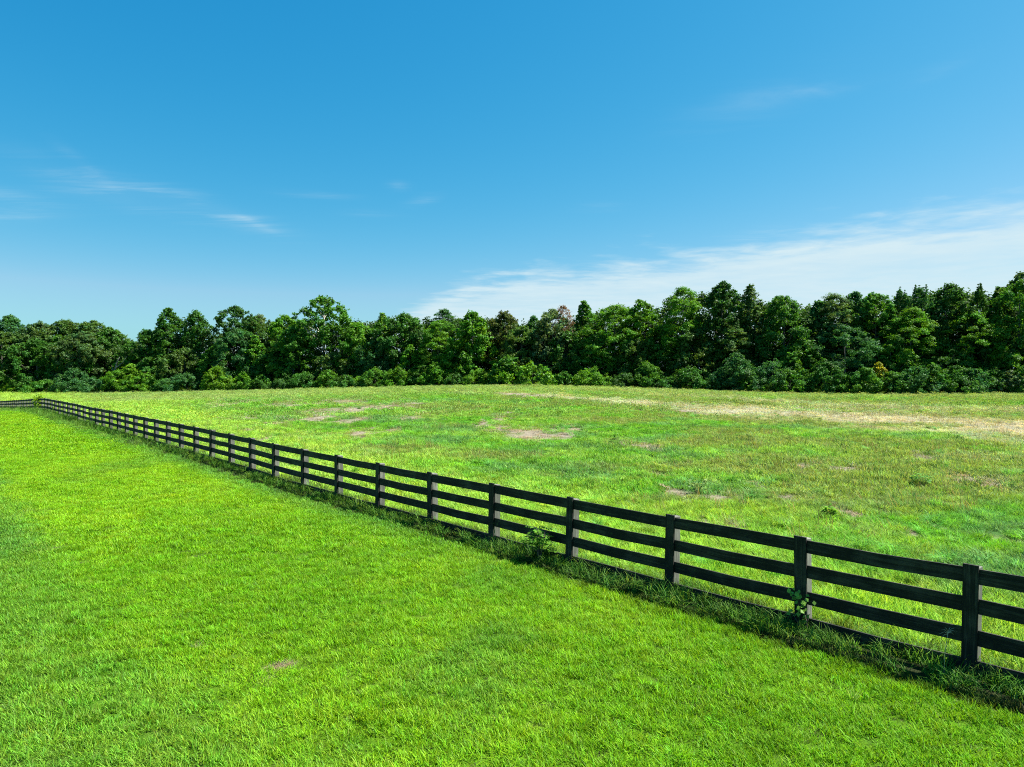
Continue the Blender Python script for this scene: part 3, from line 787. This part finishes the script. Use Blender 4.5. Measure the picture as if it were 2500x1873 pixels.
TREES = [
 # px, top row, width, behind the edge, kind, colour, crown base, label
 (28, 772, 66, 16, 'round', 'teal', .2, 'blue-green tree with a rounded point standing above the left end of the wood'),
 (8, 812, 120, 5, 'round', 'olive', .05, 'broad olive-brown oak filling the left edge of the picture'),
 (100, 790, 80, 14, 'round', 'grey', .2, 'grey-olive domed tree at the left end of the long rounded crest'),
 (165, 784, 92, 16, 'round', 'olive', .2, 'widest olive dome in the middle of the rounded crest at left'),
 (228, 786, 80, 15, 'round', 'olive', .2, 'olive dome at the right shoulder of the rounded crest at left'),
 (213, 812, 84, 6, 'round', 'grey', .1, 'pale grey-green soft-leaved tree in front of the rounded crest at left'),
 (145, 820, 62, 7, 'cone', 'mid', .05, 'yellowish-green cedar-shaped tree left of the pale grey-green tree'),
 (92, 830, 104, 2, 'round', 'deep', .03, 'wide deep-green tree low at the front of the left wood'),
 (185, 862, 76, 2, 'round', 'mid', .03, 'low mid-green tree in front of the yellowish cedar-shaped tree'),
 (268, 802, 58, 9, 'tall', 'deep', .1, 'dark irregular tree at the left side of the dip in the skyline'),
 (312, 829, 56, 24, 'round', 'grey', .2, 'far hazy blue-grey tree at the bottom of the skyline dip'),
 (328, 864, 64, 3, 'round', 'bright', .05, 'bright-green low tree beneath the dip in the skyline'),
 (360, 806, 62, 6, 'tall', 'deep', .08, 'dark layered tree just right of the skyline dip'),
 (412, 754, 58, 9, 'tall', 'deep', .06, 'tall dense lobed tree, first high crown right of the skyline dip'),
 (480, 761, 58, 11, 'tall', 'deep', .1, 'rounded twin crown touching the right side of the tall dense lobed tree'),
 (533, 838, 78, 3, 'cone', 'mid', .04, 'mid-green front tree below the gap left of the lollipop tree'),
 (577, 750, 58, 12, 'round', 'dark', .55, 'dark lollipop-shaped tree on a bare trunk above the skyline'),
 (634, 773, 76, 20, 'round', 'silver', .2, 'greyish distant crown just right of the lollipop tree'),
 (583, 806, 92, 7, 'round', 'teal', .06, 'bluish dark tree directly beneath the lollipop tree'),
 (625, 820, 56, 2, 'cone', 'bright', .04, 'slim yellow-green conical tree with a faint rusty side'),
 (694, 771, 64, 12, 'round', 'bright', .15, 'bright-green flat-domed tree left of the white-trunked sycamore'),
 (716, 802, 92, 3, 'tall', 'mid', .04, 'large speckled green tree at the foot left of the sycamore'),
 (876, 790, 76, 8, 'tall', 'bright', .1, 'light-green loose crown just right of the sycamore'),
 (822, 862, 96, 2, 'vine', 'olive', .04, 'olive creeper-covered mound of a tree below the sycamore trunk'),
 (935, 765, 48, 10, 'cone', 'yellow', .15, 'yellow-green pointed crown two places right of the sycamore'),
 (925, 828, 84, 4, 'round', 'teal', .05, 'dark bluish tree below the yellow-green pointed crown'),
 (985, 768, 88, 9, 'round', 'deep', .12, 'broad dark-green dome left of the flat feathery crown'),
 (1085, 756, 54, 18, 'feather', 'teal', .35, 'thin flat feathery crown poking above the middle skyline'),
 (1075, 783, 92, 7, 'feather', 'bright', .1, 'yellow-green feathery tree beneath the flat feathery crown'),
 (1001, 842, 52, 1, 'cone', 'bright', .03, 'young bright conical tree low in front of the broad dark dome'),
 (1154, 761, 98, 2, 'cone', 'bright', .02, 'large star-lobed bright-green sweetgum leafy down to the field'),
 (1231, 765, 78, 11, 'round', 'bronze', .12, 'dark bronze round crown right of the sweetgum'),
 (1303, 772, 36, 10, 'tall', 'teal', .2, 'small narrow teal crown between the bronze and silver crowns'),
 (1273, 802, 100, 3, 'vine', 'olive', .06, 'creeper-draped olive tree in front of the bronze crown'),
 (1348, 757, 62, 7, 'round', 'silver', .1, 'pale silvery-green tree near the middle of the skyline'),
 (1426, 736, 46, 12, 'cone', 'mid', .3, 'small neat green pyramid crown right of the dying tree'),
 (1500, 747, 116, 7, 'feather', 'bright', .06, 'wide feathery yellow-green locust right of the pyramid crown'),
 (1462, 818, 86, 2, 'feather', 'mid', .05, 'lower feathery tree in front of the wide locust'),
 (1566, 734, 62, 8, 'round', 'bright', .1, 'smooth bright-green dome right of the wide locust'),
 (1550, 828, 80, 2, 'tall', 'olive', .05, 'olive front tree with a yellow sprout beneath the smooth dome'),
 (1667, 704, 94, 7, 'feather', 'bright', .08, 'big high yellow-green locust left of the two dark grey tall trees'),
 (1703, 806, 100, 1.5, 'tall', 'olive', .04, 'rough olive tree in front of the big high locust'),
 (1764, 691, 80, 7, 'tall', 'dark', .08, 'tallest dark grey-green ragged tree on the right skyline'),
 (1829, 698, 54, 8, 'tall', 'grey', .1, 'narrower grey ragged tree beside the tallest dark one'),
 (1792, 795, 84, 2, 'feather', 'olive', .05, 'olive feathery tree in front of the two dark grey tall trees'),
 (1910, 724, 104, 4, 'vine', 'deep', .22, 'dark tree hung with curtains of creeper over a black hollow'),
 (1955, 832, 84, 1, 'tall', 'mid', .04, 'mid-green front tree right of the creeper curtains'),
 (1996, 736, 54, 9, 'tall', 'teal', .15, 'small dark teal crown just right of the creeper-hung tree'),
 (2034, 721, 86, 9, 'feather', 'grey', .1, 'grey-green feathery tree left of the three upright spires'),
 (2086, 715, 58, 10, 'tall', 'teal', .15, 'slim tufted tree next to the grey-green feathery tree'),
 (2132, 718, 74, 8, 'round', 'mid', .1, 'yellowish round crown left of the twin spiky tops'),
 (2064, 798, 140, 1.5, 'feather', 'teal', .03, 'wide deep blue-green tree at the front of the right wood'),
 (2195, 692, 44, 8, 'spire', 'teal', .1, 'spiky double-pointed teal top on the right skyline'),
 (2243, 686, 60, 8.5, 'spire', 'teal', .1, 'highest spiky teal tree between the double point and the broad dark tree'),
 (2225, 754, 124, 3, 'feather', 'bright', .05, 'yellow-green arching tree below the spiky teal tops'),
 (2318, 697, 84, 8, 'round', 'dark', .12, 'broad dark blue-green tree left of the cedar'),
 (2388, 692, 60, 7, 'spire', 'dark', .1, 'dark pointed cedar on the right skyline'),
 (2368, 764, 128, 2, 'feather', 'bright', .08, 'light-green tree with arching layered boughs below the cedar'),
 (2438, 702, 52, 8, 'tall', 'olive', .2, 'thin sparse top between the cedar and the right edge'),
 (2488, 668, 54, 13, 'round', 'grey', .3, 'grey crown peeping over the bright tree at the right edge'),
 (2488, 692, 124, 2, 'tall', 'mid', .02, 'large mid-green tree filling the right edge of the picture'),
 (2300, 840, 110, 2, 'feather', 'deep', .03, 'dark low tree under the arching boughs on the right'),
 (2170, 838, 96, 1.5, 'tall', 'mid', .03, 'leafy green tree behind the golden shrub'),
 (455, 852, 90, 3, 'tall', 'olive', .04, 'olive thicket tree under the rounded twin crown'),
 (395, 860, 86, 3, 'tall', 'deep', .04, 'dark thicket tree under the tall dense lobed tree'),
 (1385, 812, 90, 4, 'tall', 'deep', .04, 'dark green tree in front of the silvery-green tree'),
 (1100, 836, 80, 3, 'tall', 'deep', .04, 'shadowy tree between the young conical tree and the sweetgum'),
 (660, 850, 80, 4, 'round', 'deep', .04, 'shadowy tree between the slim conical and the large speckled tree'),
 (1620, 800, 90, 4, 'feather', 'mid', .05, 'mid-green feathery tree under the left of the big high locust'),
 (2440, 812, 90, 2, 'tall', 'dark', .03, 'dark tree low in front of the right edge tree'),
 (1860, 842, 80, 3.5, 'round', 'dark', .04, 'dark tree inside the hollow behind the creeper curtains'),
]
NAMES = {'round': 'broadleaf_tree', 'tall': 'broadleaf_tree', 'cone': 'conical_tree', 'spire': 'cedar_tree', 'feather': 'feathery_tree', 'vine': 'creeper_covered_tree'}
off_n = 0
for i, (p, yt, w, dz, kind, colr, cb, lab) in enumerate(TREES):
    ls = {'feather': .30, 'spire': .27, 'cone': .36}.get(kind, .33)
    asp = {'feather': .42, 'spire': .38, 'cone': .8}.get(kind, .62)
    plant(NAMES[kind], p, yt, w, dz, kind, colr, lab, 'tree', TG, cb, ls, seed=i, asp=asp, dens=.75 if kind == 'spire' else 1.0)
plant('sycamore_tree', 789, 725, 80, 9, 'round', 'mid', 'tall sycamore with a white branching trunk, highest crown left of centre', 'tree', TG, .42, .36, M_PALE, 501, .85, .8, 26, .42)
# the dying tree and the bare snag
plant('dying_tree', 1374, 746, 46, 9, 'tall', 'brown', 'half-dead tree with brown thin twigs behind the silvery-green tree', 'tree', TG, .3, .22, M_SNAG, 502, .16, .5, 30, .16)
def snag():
    D = tl_depth(276) + .5; X = (276 - 1250) / F * D; z0 = gz(X, D)
    V, Fc = [], []
    k = D / F
    tube(V, Fc, [(0, 0, -.2), (.0, 0, 1.5), (.3, 0, 4.5), (.9, .1, 7.0), (1.6, .2, 8.4)], [.32, .28, .22, .14, .05], 7)
    tube(V, Fc, [(.6, 0, 5.6), (2.2, .2, 6.9), (3.4, .1, 8.6)], [.13, .09, .03], 6)
    tube(V, Fc, [(.3, 0, 4.4), (-.5, .3, 6.2)], [.1, .04], 5)
    o = link('dead_trunk', mesh_from('dead_trunk', V, Fc, M_SNAG, True), None, (X, D, z0))
    tag(o, 'bare pale dead trunk with forked limbs leaning out of the left wood', 'dead tree')
snag()
BUSHES = [
 (24, 940, 56, 'yellow', 'low bright yellowish shrub at the foot of the wood on the left edge'),
 (66, 928, 50, 'deep', 'dark low shrub right of the yellowish shrub at the left edge'),
 (112, 930, 70, 'mid', 'bluish-green low shrub beyond the crest of the fence'),
 (180, 902, 70, 'teal', 'dark rounded shrub under the pale grey-green tree'),
 (228, 924, 66, 'teal', 'spreading bluish shrub left of the dead trunk'),
 (285, 905, 66, 'bright', 'bright shrub at the foot of the bare dead trunk'),
 (318, 890, 56, 'yellow', 'yellow-green shrub just right of the bare dead trunk'),
 (355, 914, 62, 'bright', 'light-green shrub below the dark layered tree'),
 (400, 926, 60, 'deep', 'dark shrub under the tall dense lobed tree'),
 (455, 914, 92, 'teal', 'wide bluish shrub left of the run of yellow-green shrubs'),
 (528, 896, 62, 'yellow', 'tall yellow-green shrub with a pointed top under the mid-green front tree'),
 (557, 922, 48, 'yellow', 'small yellowest shrub between two taller yellow-green ones'),
 (592, 912, 56, 'bright', 'rounded bright shrub directly below the lollipop tree'),
 (636, 917, 50, 'mid', 'mid-green shrub below the slim conical tree'),
 (682, 928, 66, 'dark', 'dark shrub in the shadow right of the slim conical tree'),
 (742, 912, 76, 'deep', 'deep-green shrub left of the sycamore foot'),
 (801, 906, 52, 'bright', 'bright broad-leaved shrub under the sycamore'),
 (842, 916, 60, 'deep', 'dull green shrub right of the sycamore foot'),
 (876, 920, 44, 'yellow', 'small bright yellow shrub right of the sycamore foot'),
 (915, 902, 74, 'mid', 'mid-green shrub below the dark bluish tree'),
 (972, 898, 56, 'bright', 'bright sapling shrub left of the young conical tree'),
 (1030, 894, 58, 'mid', 'upright shrub below the broad dark dome'),
 (1064, 886, 56, 'bright', 'bright upright shrub between the young conical tree and the sweetgum'),
 (1115, 912, 60, 'deep', 'dark shrub at the left foot of the sweetgum'),
 (1168, 903, 66, 'bright', 'light shrub at the right foot of the sweetgum'),
 (1243, 872, 70, 'mid', 'tall shrub left of the big-leaved sprouting shrub'),
 (1300, 891, 118, 'bright', 'wide big-leaved sprouting shrub on the crest of the field'),
 (1378, 910, 50, 'deep', 'dark shrub right of the big-leaved sprouting shrub'),
 (1443, 901, 82, 'bright', 'bright shrub on the crest below the pyramid crown'),
 (1527, 912, 68, 'dark', 'dark shrub below the wide locust'),
 (1580, 888, 72, 'mid', 'light-tipped shrub below the smooth bright dome'),
 (1630, 920, 60, 'dark', 'dark shrub below the olive front tree'),
 (1680, 900, 86, 'deep', 'dark wide shrub below the big high locust'),
 (1764, 902, 72, 'teal', 'teal shrub left of the tall teal shrub'),
 (1797, 864, 78, 'teal', 'tall teal shrub below the olive feathery tree'),
 (1832, 918, 74, 'bright', 'yellow-green shrub in front of the tall teal shrub'),
 (1884, 884, 110, 'teal', 'large feathery teal shrub below the creeper curtains'),
 (1928, 904, 76, 'mid', 'green shrub right of the large feathery teal shrub'),
 (1947, 940, 34, 'bright', 'little bright shrub at the field edge below the creeper-hung tree'),
 (2013, 880, 78, 'deep', 'deep-green shrub below the small dark teal crown'),
 (2065, 918, 66, 'mid', 'low shrub with bright tips below the wide blue-green tree'),
 (2112, 900, 78, 'mid', 'green shrub left of the golden shrub'),
 (2146, 886, 40, 'gold', 'small golden-yellow shrub at the foot of the right wood'),
 (2178, 908, 88, 'deep', 'dark shrub right of the golden shrub'),
 (2238, 898, 84, 'teal', 'bluish shrub below the yellow-green arching tree'),
 (2278, 890, 60, 'mid', 'upright shrub with pale tips right of the bluish shrub'),
 (2332, 896, 88, 'deep', 'dark shrub below the light-green arching boughs'),
 (2382, 904, 78, 'teal', 'bluish shrub directly below the cedar'),
 (2426, 902, 64, 'deep', 'dark shrub left of the grey-blue shrub'),
 (2464, 906, 60, 'silver', 'grey-blue shrub near the right edge'),
 (2496, 895, 56, 'mid', 'green shrub cut by the right edge'),
]
for i, (p, yt, w, colr, lab) in enumerate(BUSHES):
    plant('shrub', p, yt, w, -1.3 - .7 * ((i * 7) % 3), 'bush', colr, lab, 'shrub', BG, .0, .25 if 'big-leaved' not in lab else .40, seed=700 + i, asp=.55 if 'big-leaved' not in lab else .8, limbs=6, dens=.85)
# the depth of the wood behind, one mass
def woodland():
    rg = np.random.default_rng(55)
    cen, nor, ax, col = [], [], [], []
    for p in np.arange(-420, 3000, 17):
        for row in range(3):
            D = tl_depth(p) + 9 + row * 6 + rg.uniform(-2, 2); X = (p + rg.uniform(-10, 10) - 1250) / F * D; z0 = gz(X, D)
            skyl = 3 + np.interp(p, [-400, 0, 63, 150, 258, 294, 330, 375, 445, 521, 560, 616, 661, 730, 858, 953, 1028, 1100, 1186, 1285, 1317, 1401, 1452, 1540, 1601, 1640, 1720, 1805, 1855, 1964, 2010, 2100, 2160, 2260, 2365, 2419, 2460, 2600, 3000],
                                 [800, 812, 802, 790, 800, 825, 838, 800, 778, 811, 815, 783, 783, 780, 786, 776, 778, 778, 775, 778, 792, 784, 762, 748, 757, 730, 712, 726, 733, 744, 740, 728, 731, 718, 708, 728, 715, 700, 700])
            H = CAMZ + (HOR - skyl) / F * D - z0
            for zf in ((.1, .4, .65, (H - 1.7) / H) if row else (.08, .3, .52, .75)):
                rc = rg.uniform(1.7, 2.6)
                q, nn, aa = clump_leaves(rg, np.array([X, D, z0 + H * zf + rg.uniform(-.6, .6)]), rc, .85, 190, .6, .5)
                cen.append(q); nor.append(nn); ax.append(aa); k = rg.uniform(.7, 1.3, (190, 1)) * rg.uniform(.7, 1.4); col.append(k * np.array([[1, 1, 1.]]))
    cen = np.concatenate(cen); n = len(cen)
    me = leaves_mesh('woodland', cen, np.concatenate(ax), np.concatenate(nor), .50 * rg.uniform(.7, 1.3, n), .7, np.concatenate(col))
    o = link('woodland', me); o.color = (.036, .088, .016, 1)
    tag(o, 'dense dark wood filling in behind the trees of the edge', 'woodland', None, 'stuff')
woodland()

# ------------------------------------------------------------------ small plants
M_WEED = None
def leaf_cloud_obj(name, cen, ax, nor, size, asp, colour, var, stems, label, cat, loc, stem_name='stem'):
    root = bpy.data.objects.new(name, None); COL.objects.link(root); root.location = loc
    tag(root, label, cat)
    n = len(cen); rg = np.random.default_rng(len(cen))
    k = rg.uniform(1 - var, 1 + var, (n, 1)); hv = rg.normal(0, .07, n)
    o = link('foliage', leaves_mesh('foliage', cen, ax, nor, size, asp, np.c_[1 + hv, np.ones(n), 1 - hv] * k), root); o.color = (*colour, 1)
    V, Fc = [], []
    for pts, r in stems: tube(V, Fc, pts, [r * (1 - .75 * i / (len(pts) - 1)) for i in range(len(pts))], 5)
    link(stem_name, mesh_from(stem_name, V, Fc, M_BARK, True), root)
    return root
def sumac():
    rg = np.random.default_rng(12)
    Y = fence_depth(1320) - .35; X = (1318 - 1250) / F * Y; z0 = gz(X, Y)
    cen, ax, nor, size, stems = [], [], [], [], []
    for s in range(8):
        a = rg.uniform(0, 6.28); h = rg.uniform(.35, .75)
        tip = np.array([math.cos(a) * rg.uniform(.08, .4), math.sin(a) * .22, h])
        stems.append(([(0, 0, -.05), tuple(tip * .55 + np.array([0, 0, .06])), tuple(tip)], .012))
        for q in range(7):                                   # compound leaves round the shoot
            b = rg.uniform(0, 6.28); o0 = tip * rg.uniform(.5, 1.0); ln = rg.uniform(.22, .40)
            d = np.array([math.cos(b), math.sin(b), rg.uniform(.1, .6)]); d /= np.linalg.norm(d)
            pts = [o0 + d * ln * f + np.array([0, 0, -.35 * ln * f * f]) for f in np.linspace(0, 1, 5)]
            stems.append(([tuple(p) for p in pts], .004))
            sd = np.cross(d, [0, 0, 1.]); sd /= np.linalg.norm(sd)
            for f in np.linspace(.15, 1, 9):
                p = o0 + d * ln * f + np.array([0, 0, -.35 * ln * f * f])
                for sg in (-1, 1):
                    cen.append(p + sd * sg * .045 + np.array([0, 0, -.008])); ax.append(sd * sg + d * .35); nor.append(np.array([0, 0, 1.]) + rg.normal(0, .18, 3)); size.append(.095 * rg.uniform(.8, 1.15))
    leaf_cloud_obj('sumac_sapling', np.array(cen), unit(np.array(ax)), unit(np.array(nor)), np.array(size), .36, (.12, .30, .03), .25, stems, 'bushy weed with feathery paired leaflets growing against the fence', 'sapling', (X, Y, z0))
sumac()
def vine(px, off, h, w, n, ls, colour, label, seed, thick=.1):
    rg = np.random.default_rng(seed)
    Y = fence_depth(px); P = np.array([(px - 1250) / F * Y, Y, 0.]) + N3 * off; z0 = gz(P[0], P[1])
    stems = []; cen, ax, nor = [], [], []
    for s in range(4):
        x = rg.uniform(-.2, .2) * w; pts = []
        for f in np.linspace(0, 1, 7): pts.append(np.array(E3 * (x + .25 * w * math.sin(5 * f + s)) + N3 * rg.uniform(-.03, .02)) + Z3 * (f * h * rg.uniform(.8, 1.0)))
        stems.append(([tuple(p) for p in pts], .007))
        for q in range(n // 4):
            f = rg.uniform(.15, 1) ** .7 * 6; i = min(5, int(f)); p = pts[i] + (pts[i + 1] - pts[i]) * (f - i)
            cen.append(p + E3 * rg.normal(0, .22 * w) + N3 * rg.uniform(-thick, .0 if thick < .2 else .5) + Z3 * rg.normal(0, .05)); ax.append(-Z3 * .8 + E3 * rg.normal(0, .5)); nor.append(-N3 * .6 + Z3 * .7 + rg.normal(0, .35, 3))
    leaf_cloud_obj('climbing_vine', np.array(cen), unit(np.array(ax)), unit(np.array(nor)), ls * rg.uniform(.6, 1.3, len(cen)), .85, colour, .25, stems, label, 'vine', (P[0], P[1], z0))
vine(1966, -.10, .72, .34, 52, .075, (.19, .36, .06), 'sparse round-leaved creeper climbing a near fence post', 21)
vine(95, -.10, 1.85, .8, 340, .20, (.25, .40, .02), 'thick bright-green creeper swallowing the fence at its far crest', 22, .4)
vine(132, -.10, .85, .4, 60, .12, (.12, .22, .03), 'smaller creeper on the rails just right of the thick far creeper', 23)
def broad_weed(px, py, w, label, seed, colour):
    rg = np.random.default_rng(seed); X, Y = unproj(px, py); z0 = gz(X, Y)
    cen, ax, nor, size, stems = [], [], [], [], []
    for s in range(14):
        a = rg.uniform(0, 6.28); t = np.array([math.cos(a) * w * .5 * rg.uniform(.3, 1), math.sin(a) * w * .5 * rg.uniform(.3, 1), w * rg.uniform(.35, .75)])
        stems.append(([(0, 0, -.02), tuple(t * .5 + np.array([0, 0, .03])), tuple(t)], .006))
        for q in range(6):
            cen.append(t + rg.normal(0, .06, 3)); ax.append(rg.normal(0, 1, 3) * np.array([1, 1, .3])); nor.append(np.array([0, 0, 1.]) + rg.normal(0, .3, 3)); size.append(.13 * rg.uniform(.7, 1.3))
    leaf_cloud_obj('broadleaf_weed', np.array(cen), unit(np.array(ax)), unit(np.array(nor)), np.array(size), .7, colour, .2, stems, label, 'weed', (X, Y, z0))
broad_weed(1703, 1206, .55, 'pale broad-leaved weed beside a bare patch just beyond the fence', 31, (.15, .25, .07))
broad_weed(1508, 1084, .75, 'bright leafy weed in the field near the thatch patches', 32, (.10, .24, .03))
broad_weed(2255, 1190, .6, 'leafy weed among rough grass on the right of the field', 33, (.11, .27, .05))
broad_weed(2025, 1262, .32, 'small coarse weed in the pale grass beyond the last fence bays', 34, (.13, .30, .03))
def seed_head(px, dz, label):
    Y = fence_depth(px) - .35; X = (px - 1250) / F * Y; z0 = gz(X, Y)
    V, Fc = [], []
    tube(V, Fc, [(0, 0, -.03), (.01, 0, .3), (.05, 0, dz)], [.004, .0035, .003], 5)
    root = bpy.data.objects.new('crabgrass_stalk', None); COL.objects.link(root); root.location = (X, Y, z0); tag(root, label, 'weed')
    link('stem', mesh_from('stem', V, Fc, M_STRAW, True), root)
    V, Fc = [], []
    for a in (-1.9, -1.3, -.8, -.35, .3, .8, 1.4, 2.0):
        tube(V, Fc, [(.05, 0, dz - .02 + .004 * a), (.05 + .07 * math.sin(a), .02 * a, dz + .05 * math.cos(a)), (.05 + .15 * math.sin(a), .04 * a, dz + .10 * math.cos(a) - .03)], [.0035, .003, .0015], 4)
    link('seed_head', mesh_from('seed_head', V, Fc, M_STRAW, True), root)
M_STRAW = mat_bark('dry straw stalk', (.30, .27, .16), (.42, .37, .24))
seed_head(2313, .60, 'straw-coloured stalk with a star of seed spikes near the last fence post')
def pale_tuft():
    rg = np.random.default_rng(41); X, Y = unproj(2092, 1722); z0 = gz(X, Y)
    n = 16; cen, ax, nor = [], [], []
    for i in range(n):
        a = rg.uniform(0, 6.28); t = rg.uniform(.1, .6); d = np.array([math.cos(a) * math.sin(t), math.sin(a) * math.sin(t), math.cos(t)])
        cen.append(d * .11 + np.array([rg.normal(0, .02), rg.normal(0, .02), 0])); ax.append(d); nor.append(np.cross(d, [math.sin(a + 1), math.cos(a), .2]))
    me = leaves_mesh('grass_tuft', np.array(cen), unit(np.array(ax)), unit(np.array(nor)), .22 * rg.uniform(.7, 1.2, n), .05, np.ones((n, 3)))
    o = link('grass_tuft', me, None, (X, Y, z0)); o.color = (.26, .40, .14, 1); tag(o, 'single pale upright tuft standing out of the mown lawn at lower right', 'grass tuft')
pale_tuft()
